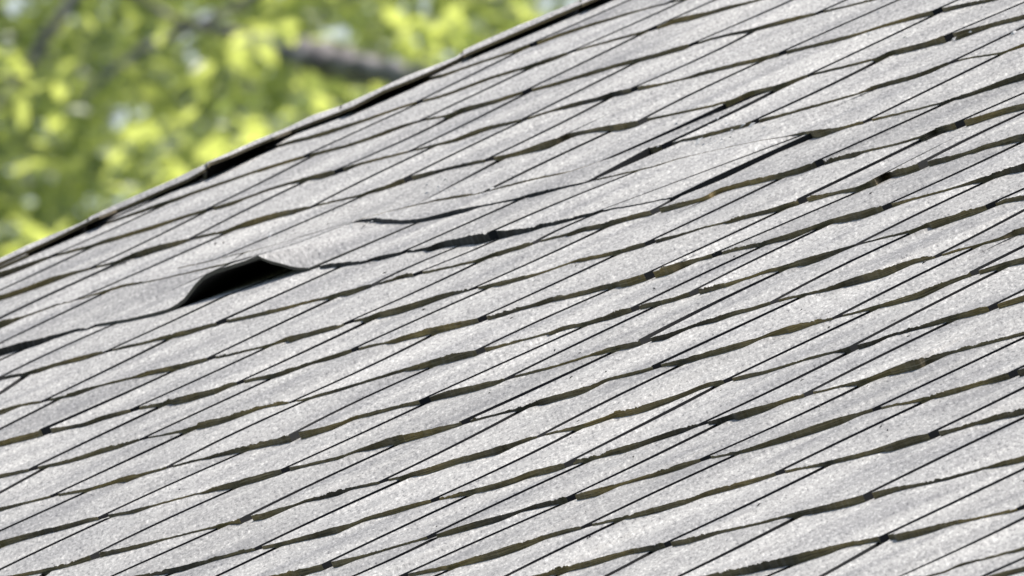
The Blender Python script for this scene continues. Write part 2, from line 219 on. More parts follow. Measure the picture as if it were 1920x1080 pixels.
s('j','B1',(-400,590),'B1',(-90,385)); s('j','B1',(180,472),'B1',(900,124)); s('j','B1',(800,300),'M1',(1520,1050)); s('j','B1',(1640,86),'M2',(508,802)); s('j','M2',(775,882),'M2',(1515,542)); s('j','M2',(1650,642),'M3',(442,305)); s('j','M3',(60,555),'M3',(792,190)); s('j','M3',(990,288),'T3',(1712,1018))
s('k','B1',(-350,770),'B1',(245,475)); s('k','B1',(300,622),'B1',(1055,268)); s('k','B1',(950,460),'B1',(1718,95)); s('k','B1',(1650,278),'M2',(512,985)); s('k','B2',(470,80),'M2',(1362,755)); s('k','M2',(940,1035),'M2',(1762,643)); s('k','M2',(1700,832),'M3',(560,440)); s('k','M3',(520,608),'M3',(1302,222)); s('k','M3',(1430,345),'M3',(2150,20))
s('l','B1',(-330,985),'B1',(485,605)); s('l','B1',(580,738),'B1',(1365,385)); s('l','B1',(1600,475),'B2',(472,112)); s('l','B2',(700,208),'M2',(1527,900)); s('l','M2',(1770,976),'M3',(672,588)); s('l','M3',(870,696),'M3',(1652,302)); s('l','M3',(1640,448),'M3',(2320,110))
s('m','B1',(-250,1170),'B1',(607,758)); s('m','B1',(530,956),'B1',(1318,588)); s('m','B1',(1380,750),'B2',(297,345)); s('m','B2',(240,535),'B2',(1017,144)); s('m','B2',(1120,278),'M2',(1907,972)); s('m','M3',(250,1048),'M3',(1077,658)); s('m','M3',(960,862),'M3',(1800,425)); s('m','M3',(1740,630),'M3',(2440,270))
s('n','B1',(-200,1320),'B1',(258,1062)); s('n','B1',(420,1170),'B1',(1247,803)); s('n','B1',(1450,915),'B2',(352,532)); s('n','B2',(530,640),'B2',(1327,252)); s('n','B2',(1280,438),'B3',(197,40)); s('n','B3',(110,218),'M3',(937,900)); s('n','B3',(710,46),'M3',(1510,724)); s('n','M3',(2000,760),'M3',(2700,440))
s('o','B1',(800,1280),'B1',(1557,915)); s('o','B1',(1830,1005),'B2',(717,622)); s('o','B2',(500,852),'B2',(1387,432)); s('o','B2',(1285,628),'B3',(217,215)); s('o','B3',(120,412),'B3',(1010,-20)); s('o','B3',(1085,132),'M3',(1960,795))
s('p','B2',(-330,1265),'B2',(517,868)); s('p','B2',(350,1072),'B2',(1242,670)); s('p','B2',(1380,790),'B3',(297,395)); s('p','B3',(540,492),'B3',(1362,94)); s('p','B3',(1400,270),'B3',(2250,-100))
s('q','B2',(-200,1410),'B2',(617,1042)); s('q','B2',(780,1160),'B2',(1557,768)); s('q','B2',(1830,890),'B3',(812,455)); s('q','B3',(1040,612),'B3',(1990,155))
s('r','B2',(930,1330),'B2',(1757,935)); s('r','B3',(-180,1165),'B3',(642,742)); s('r','B3',(1130,852),'B3',(2050,415))
s('s','B3',(280,1355),'B3',(1117,885)); s('s','B3',(1100,1140),'B3',(2050,690))
# ---------------------------------------------------------------- roof
E0 = 0.127                                  # exposure of a course
HB = 0.0052                                 # height of a butt edge over the roof plane
ORDER = ['aa','a','b','c','d','e','F','g','h','i','j','k','l','m','n','o','p','q','r','s']
IDX = {n: k for k, n in enumerate(ORDER)}; IDX['L'] = 6.75
# the hip that closes the roof at the far end: crest silhouette, cap edge, foot of the shadow (photo pixels)
CREST = [(-60,512),(0,484),(50,460),(93,442),(150,418),(163,411),(169,406),(250,368),(300,347),(340,329),(379,310),(387,304),(400,299),(440,281),(478,263),(534,241),(590,214),(640,198),(717,163),(760,143),(820,120),(857,106),(872,92),(887,85),(973,47),(1040,20),(1087,0),(1160,-32),(1260,-72)]
EDGE  = [(-60,521),(0,494),(50,472),(90,454),(143,428),(166,417),(177,411),(233,389),(283,367),(317,352),(350,338),(384,319),(391,308),(430,294),(469,277),(525,254),(581,232),(637,211),(660,202),(720,171),(773,150),(820,130),(853,115),(873,103),(973,60),(1040,31),(1113,0),(1190,-32),(1290,-72)]
FOOT  = [(-60,535),(0,506),(67,475),(117,453),(150,438),(167,430),(186,423),(217,400),(260,382),(300,366),(345,350),(375,342),(394,332),(431,315),(461,300),(487,287),(515,275),(545,252),(581,240),(637,220),(660,212),(720,186),(773,161),(853,121),(873,112),(973,72),(1040,43),(1130,4),(1200,-26),(1300,-68)]
def uvz(pts, z): 
    a = np.array(pts, float); return np.stack(onroof(a[:, 0], a[:, 1], z), -1)
CR = uvz(CREST, 0.009)
hp = np.polyfit(CR[:, 1], CR[:, 0], 1)       # u of the hip crest as a line in v
def hip_u(v): return np.interp(v, CR[:, 1], CR[:, 0], left=np.nan, right=np.nan) if False else None
def hip_line(v):
    v = np.asarray(v, float); o = np.argsort(CR[:, 1]); u = np.interp(v, CR[o, 1], CR[o, 0])
    lo, hi = CR[o, 1][0], CR[o, 1][-1]
    u = np.where(v < lo, CR[o, 0][0] + hp[0]*(v-lo), u); u = np.where(v > hi, CR[o, 0][-1] + hp[0]*(v-hi), u)
    return u

roof_base = W(1.0, -3.6, 0.0); roof_base[2] = 0.0
roof = empty('shingle_roof', tuple(float(q) for q in roof_base), 'weathered light grey asphalt shingle roof with mossy edges and a row of lifted and slipped shingles', 'roof')

def smooth(a, k):
    if k < 2: return a
    w = np.hanning(k+2)[1:-1]; w /= w.sum(); p = np.pad(a, k//2, mode='edge'); r = np.convolve(p, w, 'same'); return r[k//2:k//2+len(a)]
def curve(name):
    """butt edge of a course -> arrays x, u, v, z(top), zf(surface just under it), extended past the frame"""
    p = np.array(C[name]); p = p[np.argsort(p[:, 0])]
    x, yt, yb = p.T
    xf = np.arange(x[0], x[-1]+0.1, 4.0); tf = np.interp(xf, x, yb-yt); yf_ = np.interp(xf, x, yt)
    m_ = min(len(xf)//2*2-1, 11)
    if m_ > 4: yf_ = smooth(yf_ - np.linspace(yf_[0], yf_[-1], len(xf)), m_) + np.linspace(yf_[0], yf_[-1], len(xf)); tf = smooth(tf, 5)
    if name not in 'eFL': tf = 6.2 + (tf-5.6)*0.88
    x, yt, yb = xf, yf_, yf_ + tf; th_ = yb-yt; cut = 4.2 + 2.2*np.clip(yt/1080, 0, 1)
    ex = np.where(th_ > cut, (th_-cut)*0.04, 0.0)
    if name == 'F': ex[(x > 640) & (x < 1700)] *= 0.2
    if name == 'L': ex[(x > 780) | (x < 330)] *= 0.15
    yt = yt + ex*0.5; yb = yb - ex*0.5
    t = np.maximum(yb-yt, 0.2)/SPX*0.98
    H = np.maximum(HB, t + 0.0006)
    ker = np.array([.25, .5, .25]); Hs = H.copy(); Hs[1:-1] = np.convolve(H, ker, 'valid'); H = np.maximum(H, Hs)
    u, v = onroof(x, yt, H)
    return dict(x=x, u=u, v=v, H=H, t=t)
CV = {n: curve(n) for n in C}
def extend(c, k, left, right):
    """continue a course in its own direction beyond what the photo shows"""
    v0 = -k*E0
    def run(ue, ve, sgn, n):
        us, vs = [], []
        for i in range(1, n+1):
            us.append(ue + sgn*i*0.11); vs.append(v0 + (ve-v0)*math.exp(-i*0.25) + rng.normal(0, 0.0022))
        return us, vs
    if left:
        n = max(1, int((c['u'][0] + 3.6)/0.11)); us, vs = run(c['u'][0], c['v'][0], -1, n)
        tt = np.clip(0.0030 + rng.normal(0, 0.0012, n), 0.0008, 0.005)
        c['u'] = np.r_[us[::-1], c['u']]; c['v'] = np.r_[vs[::-1], c['v']]; c['t'] = np.r_[tt, c['t']]
        c['H'] = np.r_[np.full(n, HB), c['H']]; c['x'] = np.r_[c['x'][0] - 100.0*np.arange(n, 0, -1), c['x']]
    if right:
        n = max(1, int((8.6 - c['u'][-1])/0.11)); us, vs = run(c['u'][-1], c['v'][-1], 1, n)
        tt = np.clip(0.0030 + rng.normal(0, 0.0012, n), 0.0008, 0.005)
        c['u'] = np.r_[c['u'], us]; c['v'] = np.r_[c['v'], vs]; c['t'] = np.r_[c['t'], tt]
        c['H'] = np.r_[c['H'], np.full(n, HB)]; c['x'] = np.r_[c['x'], c['x'][-1] + 100.0*np.arange(1, n+1)]
for n in C:
    if n == 'L': extend(CV[n], 6.6, True, False)
    elif n == 'e': extend(CV[n], 5, False, True)
    elif n == 'F': extend(CV[n], 6.0, True, True); 
    else: extend(CV[n], IDX[n], True, True)
def along(c, s):
    return [np.interp(s, c['x'], c[q]) for q in ('u', 'v', 'H', 't')]
def upper_of(name):
    if name == 'aa': return None
    if name == 'L': return CV['F']
    if name == 'F': return CV['d']
    if name == 'g':            # the slipped strip above ends at x 1263; its side edge leads up to the next course
        L, F = CV['L'], CV['F']; a = L['x'] < 1258; b = F['x'] > 1535
        ex = np.array([1263, 1300, 1340, 1400, 1460, 1521.]); ey = np.array([368.5, 351, 333, 303, 273, 250.]); et = np.array([3, 7, 9, 10, 11, 13.])/SPX*0.98
        z = np.array([HB]*6); eu, ev = onroof(ex, ey, z)
        return {q: np.r_[L[q][a], w, F[q][b]] for q, w in (('x', ex), ('u', eu), ('v', ev), ('H', z), ('t', et))}
    return CV[ORDER[ORDER.index(name)-1]] if name in ORDER else None

def lo_curve(c, xa, xb, n): 
    return along(c, np.linspace(xa, xb, n))
def add_tab(M, lo, up, ga, gb, tone, nv=6, zlift=None, ext=0.10, seed=0, solid=False, bend=(0, 0), rough=0.00015, prev=None):
    """lo/up: (u,v,H,t) samples; one tab from its butt edge up to and under the course above"""
    lu, lv, lH, lt = [q.copy() for q in lo]; uu, uv_, uH, ut = [q.copy() for q in up]; n = len(lu); s = np.linspace(0, 1, n)
    jit = (smooth(rng.normal(0, 1, n), 3)*0.0006 + smooth(rng.normal(0, 1, n), 9)*0.0007)*min(1.0, rough*1e4)
    if n > 4: lv = lv + jit
    lH = smooth(lH, 5) + (rng.normal(0, 1, n)*0.6 + smooth(rng.normal(0, 1, n), 7)*1.6)*rough*np.clip(smooth(rng.normal(0, 1, n), 41)*3.0, 0.12, 1.3)*np.clip(lt/0.003, 0, 1)
    zf = smooth(uH - ut, 9)
    k_ = np.clip(1-s/0.14, 0, 1)
    if prev is not None:                 # the near tab never stands higher than the far one at their common slit
        zf = zf - np.maximum(0, zf[0]-prev[0]+0.0002)*k_; lH = lH - np.maximum(0, lH[0]-prev[1]+0.0002)*k_
    add_tab.last = (float(zf[-1]), float(lH[-1]))
    off_l = ga[0]*(1-s) - gb[0]*s; off_u = ga[1]*(1-s) - gb[1]*s
    lu = lu + off_l; uu = uu + off_u
    T = np.linspace(0, 1, nv)[None, :]
    Pu = lu[:, None]*(1-T) + uu[:, None]*T; Pv = lv[:, None]*(1-T) + uv_[:, None]*T
    Z = lH[:, None]*(1-T) + zf[:, None]*T
    sn = np.sin(np.pi*T); Pu = Pu + (bend[0]*(1-s[:, None]) + bend[1]*s[:, None])*sn
    if zlift is not None: Z = Z + zlift(s, T)
    # under the course above
    k = 4; R = np.linspace(0, 1, k+1)[None, 1:]
    du = (uu-lu)[:, None]; dv = (uv_-lv)[:, None]; ln = np.hypot(du, dv) + 1e-6
    Eu = uu[:, None] + du/ln*ext*R; Ev = uv_[:, None] + dv/ln*ext*R
    Ez = zf[:, None]*(1-R)**2 - 0.0012*R
    Eu = np.where(np.isfinite(Eu), Eu, uu[:, None])
    Pu = np.c_[Pu, Eu]; Pv = np.c_[Pv, Ev]; Z = np.c_[Z, Ez]
    # keep inside the hip
    hu = hip_line(Pv) + 0.03; bad = Pu < hu
    if bad.all(): return
    Pu = np.maximum(Pu, hu)
    G = np.stack([Pu, Pv, Z], -1)
    M.grid(G, np.stack([Pu, Pv], -1), 0, tone, True)
    th_ = 0.0026
    def wall(line, depth, key, side=False):
        a = line; b = line.copy(); b[:, 2] = depth; m_ = 0.5*(a+b)
        g_ = np.stack([a, m_, b], 1)
        q = np.stack([np.repeat(key[:, None], 3, 1), np.stack([a[:, 2], m_[:, 2], b[:, 2]], 1)/0.0052*1.5 + seed], -1)
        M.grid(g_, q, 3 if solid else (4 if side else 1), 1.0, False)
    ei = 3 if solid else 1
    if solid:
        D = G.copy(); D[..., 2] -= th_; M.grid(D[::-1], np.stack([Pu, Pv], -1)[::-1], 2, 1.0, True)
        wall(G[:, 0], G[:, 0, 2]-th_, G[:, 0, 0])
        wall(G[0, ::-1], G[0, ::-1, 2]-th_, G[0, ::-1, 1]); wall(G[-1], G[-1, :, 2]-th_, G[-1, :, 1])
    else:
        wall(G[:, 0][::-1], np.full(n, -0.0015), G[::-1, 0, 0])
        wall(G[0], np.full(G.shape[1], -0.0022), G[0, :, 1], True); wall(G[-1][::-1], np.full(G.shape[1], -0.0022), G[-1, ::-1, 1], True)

GAP = 0.0225
def x_on(c, u):            # running coordinate of a course where it passes u
    return float(np.interp(u, c['u'], c['x']))
def row_slits(name):
    """slits of a row as (x_low, x_up, gap_low, gap_up); completed past the frame"""
    lo, up = CV[name], upper_of(name)
    L = []
    for a, b, w1, w2 in S[name]:
        L.append([a[0], b[0], w1*GAP, w2*GAP])
    L.sort()
    if up is not None:
        for q, (a, b, _, _2) in zip(L, sorted(S[name])):
            if b[1] <= 3: q[1] = x_on(up, float(np.interp(q[0], lo['x'], lo['u'])) + 0.01)
    ul = [np.interp(q[0], lo['x'], lo['u']) for q in L]
    if name not in ('e',):
        u = ul[0]
        while True:
            u -= 0.30 + rng.normal(0, 0.03)
            if u < -3.35: break
            L.insert(0, [x_on(lo, u), x_on(up, u) if up is not None else x_on(lo, u), GAP, GAP])
    if name != 'L':
        u = ul[-1]
        while u < 8.2:
            u += 0.30 + rng.normal(0, 0.03)
            L.append([x_on(lo, u), x_on(up, u) if up is not None else x_on(lo, u), GAP, GAP])
    return L
def tone(): return float(np.clip(rng.normal(1.0, 0.05), 0.88, 1.1))

def flap_lift(s, T):       # the curled open shingle: its butt stands up in a wave
    xt = np.array([167, 300, 313, 320, 330, 344, 355, 366, 378, 392, 406, 422, 440, 460, 475, 488, 495, 510, 531, 548, 565, 587.])
    yt = np.array([0, 0, 0, 576, 570, 559, 545, 531, 519, 510, 504, 499, 493, 487, 481, 476, 480, 486, 491, 496, 499.5, 0])
    H = np.clip((579.5 - 0.29*(xt-313) - yt)/1.029, 0, 200); H[yt == 0] = 0
    h = np.interp(167 + s*(587-167), xt + 0.4122*H, H)/2690.0
    return h[:, None]*(1-T)**1.25*np.where(T < 1, 1, 0)

for name in ['aa','a','b','c','d','e','F','L','g','h','i','j','k','l','m','n','o','p','q','r','s']:
    lo, up = CV[name], upper_of(name); M = Mesh(); sl = row_slits(name); add_tab.last = None
    if name == 'L': sl.append([1263, 1521, 0.0, 0.0])
    bends = [float(rng.normal(0, 0.009)) for _ in sl]
    for q in range(len(sl)):
        if sl[q][2] < GAP*0.9 or (name in 'LF' and sl[q][0] > 1000): bends[q] = 0.0
    rg = 0.00012 if name in ('aa','a','b','c','d') else 0.0005
    for bi, ((xa, ya, g1, g2), (xb, yb_, h1, h2)) in enumerate(zip(sl[:-1], sl[1:])):
        n = int(np.clip(abs(xb-xa)/2.4, 8, 420)); bd = (bends[bi], bends[bi+1])
        L_ = lo_curve(lo, xa, xb, n)
        if up is None:
            uu, vv, hh, tt = L_; U_ = [uu.copy(), np.full(n, E0) + vv*0 , np.full(n, HB), np.full(n, 0.003)]
        elif name == 'F' and abs(xa-430) < 2:        # slipped strip: comes out from under the torn course above
            U_ = lo_curve(CV['e'], 460, 1250, n)
        elif name == 'F' and xa > 1100:
            U_ = lo_curve(CV['e'], ya, yb_, n)
        else: U_ = lo_curve(up, ya, yb_, n)
        sd = rng.uniform(0, 50)
        ga, gb = (g1*0.42, g2/2), (h1*0.42, h2/2)
        if name == 'L' and abs(xa-167) < 2:
            F_ = Mesh(); fx = np.linspace(167, 587, n)
            # the butt line it would lie on, were it flat
            yb0 = np.interp(fx, [167, 235, 290, 313, 587, 600], [610.5, 599, 586, 579.5, 500, 497]); hh = np.full(n, 0.0045)
            fu, fv = onroof(fx, yb0, hh); add_tab(F_, [fu, fv, hh, hh], U_, ga, gb, 1.0, 14, flap_lift, 0.02, sd, True, (0, 0), 0.00001)
            o = F_.build('lifted_shingle', roof, [M_GR, M_ED, M_UN, M_LIP]); o['label'] = 'curled shingle standing open over a black gap'; continue
        if name == 'F' and abs(xa-430) < 2:
            F_ = Mesh(); add_tab(F_, L_, U_, ga, gb, 0.98, 6, lambda s, T: 0.002*(s[:, None]**6)*T, 0.03, sd)
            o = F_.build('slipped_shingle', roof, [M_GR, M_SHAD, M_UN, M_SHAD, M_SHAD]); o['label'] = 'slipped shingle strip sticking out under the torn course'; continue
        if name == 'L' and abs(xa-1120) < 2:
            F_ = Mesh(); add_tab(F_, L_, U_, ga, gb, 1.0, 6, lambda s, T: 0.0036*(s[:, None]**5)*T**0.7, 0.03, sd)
            o = F_.build('slipped_shingle', roof, [M_GR, M_SHAD, M_UN, M_SHAD, M_SHAD]); o['label'] = 'slipped shingle with its long raised side edge painted as a black shade line'; continue  # edge wall coloured near-black in place of shade
        add_tab(M, L_, U_, ga, gb, tone(), 6, None, 0.11 if name == 'g' else 0.05, sd, False, bd, rg, add_tab.last)
    M.build('shingle_course', roof, [M_GR, M_UN, M_UN, M_UN, M_SHAD] if name == 'L' else None)

# generic courses above and below the frame
def generic(k):
    M = Mesh(); u = -3.4 + rng.uniform(0, 0.3); us = [u]
    while u < 8.3: u += 0.30 + rng.normal(0, 0.03); us.append(u)
    for a, b in zip(us[:-1], us[1:]):
        n = 24; uu = np.linspace(a, b, n); z = np.full(n, HB)
        add_tab(M, [uu, np.full(n, -k*E0) + smooth(rng.normal(0, 0.003, n), 7), z, z], [uu, np.full(n, -(k-1)*E0), z, z-0.002], (GAP/2, GAP/2), (GAP/2, GAP/2), tone(), 4, None, 0.04)
    M.build('shingle_course', roof)
for k in list(range(-5, 0)) + list(range(20, 26)): generic(k)

# hip caps: overlapping folded pieces
def cap_curves():
    e = np.array(EDGE, float); f = np.array(FOOT, float)
    def e_at(x): return np.interp(x, e[:, 0], e[:, 1]), np.interp(x, f[:, 0], f[:, 1])
    return e_at
EDGE = [(x, y-2.2) for x, y in EDGE]; ea = cap_curves()
cuts = [-300, -60, 166, 388, 640, 868, 1090, 1300]
cpts = np.array(CREST, float)
def capmesh(x0, x1):
    M = Mesh(); n = 60; x = np.linspace(x0, x1, n)
    ye, yf = ea(x); yc = np.interp(x, cpts[:, 0], cpts[:, 1])
    lift = np.clip((yf-ye)/SPX*0.95, 0.0015, 0.012) + 0.0050 + 0.0016*np.exp(-(x-x0)/50.0)
    eu, ev = onroof(x, ye, lift); lift_c = lift + 0.0006 
    cu, cv_ = onroof(x, yc, lift_c)
    jit = rng.normal(0, 0.0004, n)
    T = np.linspace(0, 1, 5)[None]
    Pu = eu[:, None]*(1-T) + cu[:, None]*T; Pv = ev[:, None]*(1-T) + cv_[:, None]*T; Z = lift[:, None]*(1-T) + lift_c[:, None]*T + 0.0012*np.sin(np.pi*T)*0
    # rounded fold and the leg on the far slope
    far = np.array([[0.004, -0.0004], [0.012, -0.0035], [0.05, -0.030], [0.10, -0.065]])
    Pu = np.c_[Pu, cu[:, None] - far[None, :, 0]]; Pv = np.c_[Pv, np.repeat(cv_[:, None], 4, 1)]; Z = np.c_[Z, lift_c[:, None] + far[None, :, 1]]
    G = np.stack([Pu, Pv, Z], -1); M.grid(G, np.stack([Pu, Pv], -1), 0, tone(), True)
    D = G.copy(); D[..., 2] -= 0.0022; M.grid(D[::-1], np.stack([Pu, Pv], -1)[::-1], 2, 1, True)
    for line in (G[::-1, 0], G[0], G[-1][::-1]):
        b = line.copy(); b[:, 2] -= 0.0022; g_ = np.stack([line, b], 1)
        M.grid(g_, np.stack([np.repeat(line[:, :1], 2, 1), np.stack([np.zeros(len(b)), np.ones(len(b))], 1)*0.4], -1), 1, 1, False)
    M.build('hip_cap', roof)
for a, b in zip(cuts[1:-1], cuts[2:]): capmesh(a, b)
# plain straight caps beyond the frame
def cap_plain(v0, v1):
    M = Mesh(); n = 8; v = np.linspace(v0, v1, n); u = hip_line(v)
    prof = np.array([[0.09, 0.0075], [0.0, 0.009], [-0.012, 0.004], [-0.05, -0.024], [-0.10, -0.06]])
    G = np.stack([u[:, None] + prof[None, :, 0], np.repeat(v[:, None], 5, 1), np.repeat(prof[None, :, 1], n, 0) + np.linspace(0.002, 0, n)[:, None]], -1)
    M.grid(G, G[..., :2], 0, 1, True); D = G.copy(); D[..., 2] -= 0.0022; M.grid(D[::-1], G[::-1, :, :2], 2, 1, True)
    for line in (G[::-1, 0], G[0], G[-1][::-1]):
        b = line.copy(); b[:, 2] -= 0.0022; M.grid(np.stack([line, b], 1), np.stack([line[:, :2], line[:, :2]], 1), 1, 1, False)
    M.build('hip_cap', roof)
vlo, vhi = CR[:, 1].min(), CR[:, 1].max()
for i in range(4): cap_plain(vhi + i*0.14, vhi + (i+1)*0.14 + 0.02)
for i in range(10): cap_plain(vlo - (i+1)*0.14, vlo - i*0.14 + 0.02)
# filler under the caps (dark, behind the shadow gap)
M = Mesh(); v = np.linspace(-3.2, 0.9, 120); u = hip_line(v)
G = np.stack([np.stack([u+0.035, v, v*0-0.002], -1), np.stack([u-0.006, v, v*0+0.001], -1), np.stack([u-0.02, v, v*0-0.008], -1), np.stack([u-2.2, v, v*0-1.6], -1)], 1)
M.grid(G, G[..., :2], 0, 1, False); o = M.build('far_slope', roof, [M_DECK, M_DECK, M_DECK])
# deck and fascia
M = Mesh(); v = np.array([-3.4, 0.9]); 
vv = np.linspace(-3.2, 0.9, 30); G = np.stack([np.stack([hip_line(vv)+0.02, vv, vv*0-0.0035], -1), np.stack([vv*0+8.4, vv, vv*0-0.0035], -1)], 1)
M.grid(G[::-1], G[::-1][..., :2], 0, 1, False)
D = G.copy(); D[..., 2] = -0.03; M.grid(D, D[..., :2], 0, 1, False)
for q in (G[0], G[-1]):
    b = q.copy(); b[:, 2] = -0.16; M.grid(np.stack([q, b], 1), np.stack([q[:, :2]]*2, 1), 0, 1, False)
q = G[:, 1]; b = q.copy(); b[:, 2] = -0.16; M.grid(np.stack([q, b], 1), np.stack([q[:, :2]]*2, 1), 0, 1, False)
M.build('roof_deck', roof, [M_DECK])

# torn flakes and grit lying on the damaged strip, and a few seeds and specks on the roof
def bits(name, spots, size, material, seed):
    r = np.random.default_rng(seed); V_ = []; F_ = []
    for x, y, sx, sy, n in spots:
        xs = x + r.normal(0, sx, n); ys = y + r.normal(0, sy, n); u, v = onroof(xs, ys, np.full(n, 0.0052))
        for a, b in zip(u, v):
            if a < float(hip_line(b)) + 0.2: continue
            k = r.integers(4, 7); an = np.sort(r.uniform(0, 6.28, k)); s_ = size*r.uniform(0.4, 1.3)
            base = len(V_); tl = r.uniform(0.1, 0.5)
            for q in an: V_.append((a + s_*2.2*math.cos(q), b + s_*math.sin(q), 0.0040 + s_*tl*math.sin(q) + r.uniform(0, .0006)))
            V_.append((a, b, 0.0046 + s_*0.35)); F_ += [(base+i, base+(i+1) % k, base+k) for i in range(k)]
    P = W(*np.array(V_).T); me = bpy.data.meshes.new(name); me.from_pydata(P.tolist(), [], F_); me.materials.append(material); me.update()
    o = link(name, me, roof); o['kind'] = 'stuff'; return o
M_FLAKE = make_dark('pale_torn_fibre', (0.55, 0.54, 0.51)); M_SPECK = make_dark('dark_grit', (0.03, 0.028, 0.022))
bits('torn_flakes', [(1370, 232, 40, 7, 26), (1320, 262, 45, 9, 20), (660, 418, 22, 6, 14), (560, 446, 40, 6, 14), (860, 352, 40, 8, 12), (1700, 60, 120, 20, 8)], 0.0022, M_FLAKE, 3)
bits('grit', [(960, 540, 700, 330, 70), (1250, 800, 400, 160, 40)], 0.0013, M_SPECK, 4)
# ---------------------------------------------------------------- ground
def ground():
    m, nt, b = mat('grass_ground'); tc = nd(nt, 'ShaderNodeTexCoord')
    nt.links.new(ramp(nt, noise(nt, tc.outputs['Object'], 0.6, 5), [(0.3, (0.035, 0.06, 0.018)), (0.7, (0.09, 0.12, 0.04))]), b.inputs['Base Color'])
    me = bpy.data.meshes.new('ground'); s_ = 1500
    me.from_pydata([(-s_, -s_, 0), (s_, -s_, 0), (s_, s_, 0), (-s_, s_, 0)], [], [(0, 1, 2, 3)]); me.materials.append(m)
    tag(link('ground', me), kind='structure')
ground()

# ---------------------------------------------------------------- trees
def bark_mat():
    m, nt, b = mat('grey_bark'); tc = nd(nt, 'ShaderNodeTexCoord')
    f = noise(nt, tc.outputs['Object'], 16, 3, 0.6)
    nt.links.new(ramp(nt, f, [(0.3, (0.10, 0.085, 0.08)), (0.52, (0.22, 0.195, 0.18)), (0.70, (0.45, 0.41, 0.37))]), b.inputs['Base Color'])
    return m
M_BARK = bark_mat()
def leaf_mat(name, a, bcol, tr):
    m, nt, b = mat(name); nt.nodes.remove(b)
    out = nt.nodes['Material Output']
    oi = nd(nt, 'ShaderNodeAttribute'); oi.attribute_name = 'leaf'
    c = mix(nt, oi.outputs['Fac'], a, bcol)
    d = nd(nt, 'ShaderNodeBsdfPrincipled'); d.inputs['Roughness'].default_value = 0.28; nt.links.new(c, d.inputs['Base Color'])
    t = nd(nt, 'ShaderNodeBsdfTranslucent'); ct = mix(nt, oi.outputs['Fac'], tr[0], tr[1]); nt.links.new(ct, t.inputs[0])
    mx = nd(nt, 'ShaderNodeMixShader'); mx.inputs[0].default_value = 0.55
    nt.links.new(d.outputs[0], mx.inputs[1]); nt.links.new(t.outputs[0], mx.inputs[2]); nt.links.new(mx.outputs[0], out.inputs[0])
    return m
M_LEAF = leaf_mat('leaf_green', (0.14, 0.165, 0.095), (0.29, 0.31, 0.23), ((0.33, 0.42, 0.11), (0.92, 1.0, 0.22)))
LEAF = np.array([[0, 0, 0], [0.30, 0.24, 0.05], [0.62, 0.26, 0.05], [1, 0, -0.05], [0.62, -0.26, 0.05], [0.30, -0.24, 0.05]])
LF = np.array([[0, 1, 2, 3], [0, 3, 4, 5]])
def leaves(P, size, parent, name='crown', flat=0.5, tone_=None):
    n = len(P); dirs = rng.normal(size=(n, 3)); dirs[:, 2] = dirs[:, 2]*0.5 - 0.35; dirs /= np.linalg.norm(dirs, axis=1)[:, None]
    up = rng.normal(size=(n, 3))*flat; up[:, 2] += 1.0
    side = np.cross(up, dirs); side /= np.linalg.norm(side, axis=1)[:, None] + 1e-9; nn = np.cross(dirs, side)
    sz = size*rng.uniform(0.35, 1.45, n)[:, None, None]
    X = P[:, None] + sz*(LEAF[None, :, :1]*dirs[:, None] + LEAF[None, :, 1:2]*side[:, None] + LEAF[None, :, 2:]*nn[:, None])
    F = (np.arange(n)[:, None, None]*6 + LF[None]).reshape(-1, 4)
    me = bpy.data.meshes.new(name); me.vertices.add(n*6); me.vertices.foreach_set('co', X.ravel())
    me.loops.add(len(F)*4); me.loops.foreach_set('vertex_index', F.ravel().astype(np.int32))
    me.polygons.add(len(F)); me.polygons.foreach_set('loop_start', np.arange(len(F), dtype=np.int32)*4)
    me.materials.append(M_LEAF); me.update(calc_edges=True)
    ca = me.attributes.new('leaf', 'FLOAT', 'POINT'); ca.data.foreach_set('value', np.repeat(tone_ if tone_ is not None else rng.uniform(0, 1, n)**2.2, 6))
    return link(name, me, parent)
def tube(path, radii, name, parent, seg=12, wob=0.12):
    path = np.array(path, float); n = len(path)
    # resample smoothly
    t = np.arange(n); tt = np.linspace(0, n-1, (n-1)*6+1)
    P = np.stack([np.interp(tt, t, path[:, i]) for i in range(3)], 1); R = np.interp(tt, t, radii)
    for i in range(3): P[:, i] = np.r_[P[0, i], smooth(P[:, i], 5)[1:-1], P[-1, i]]
    V_ = []; F = []
    ph = rng.uniform(0, 6, 4)
    for i in range(len(P)):
        d = P[min(i+1, len(P)-1)] - P[max(i-1, 0)]; d /= np.linalg.norm(d)+1e-9
        a = np.cross(d, [0.3, 0.2, 0.93] if abs(d[2]) < 0.9 else [1, 0, 0]); a /= np.linalg.norm(a); b = np.cross(d, a)
        for j in range(seg):
            q = 2*math.pi*j/seg; r = R[i]*(1 + wob*math.sin(3*q+i*0.9+ph[0])*math.sin(i*0.7+ph[1]))
            V_.append(P[i] + r*(math.cos(q)*a + math.sin(q)*b))
            if i < len(P)-1: F.append((i*seg+j, i*seg+(j+1) % seg, (i+1)*seg+(j+1) % seg, (i+1)*seg+j))
    F.append(tuple(range(seg))[::-1]); F.append(tuple((len(P)-1)*seg+j for j in range(seg)))
    me = bpy.data.meshes.new(name); me.from_pydata([tuple(v) for v in V_], [], F); me.materials.append(M_BARK)
    me.polygons.foreach_set('use_smooth', [True]*len(F)); me.update(); return link(name, me, parent)
def crown_points(c, r, n, clumps):
    """leaf positions in clumps spread through an ellipsoid"""
    cc = rng.normal(size=(clumps, 3)); cc /= np.linalg.norm(cc, axis=1)[:, None]; cc *= rng.uniform(0.2, 1, (clumps, 1))**0.6
    k = rng.integers(0, clumps, n); p = cc[k] + rng.normal(size=(n, 3))*0.105
    return np.array(c) + p*np.array(r)
YT = 150.0
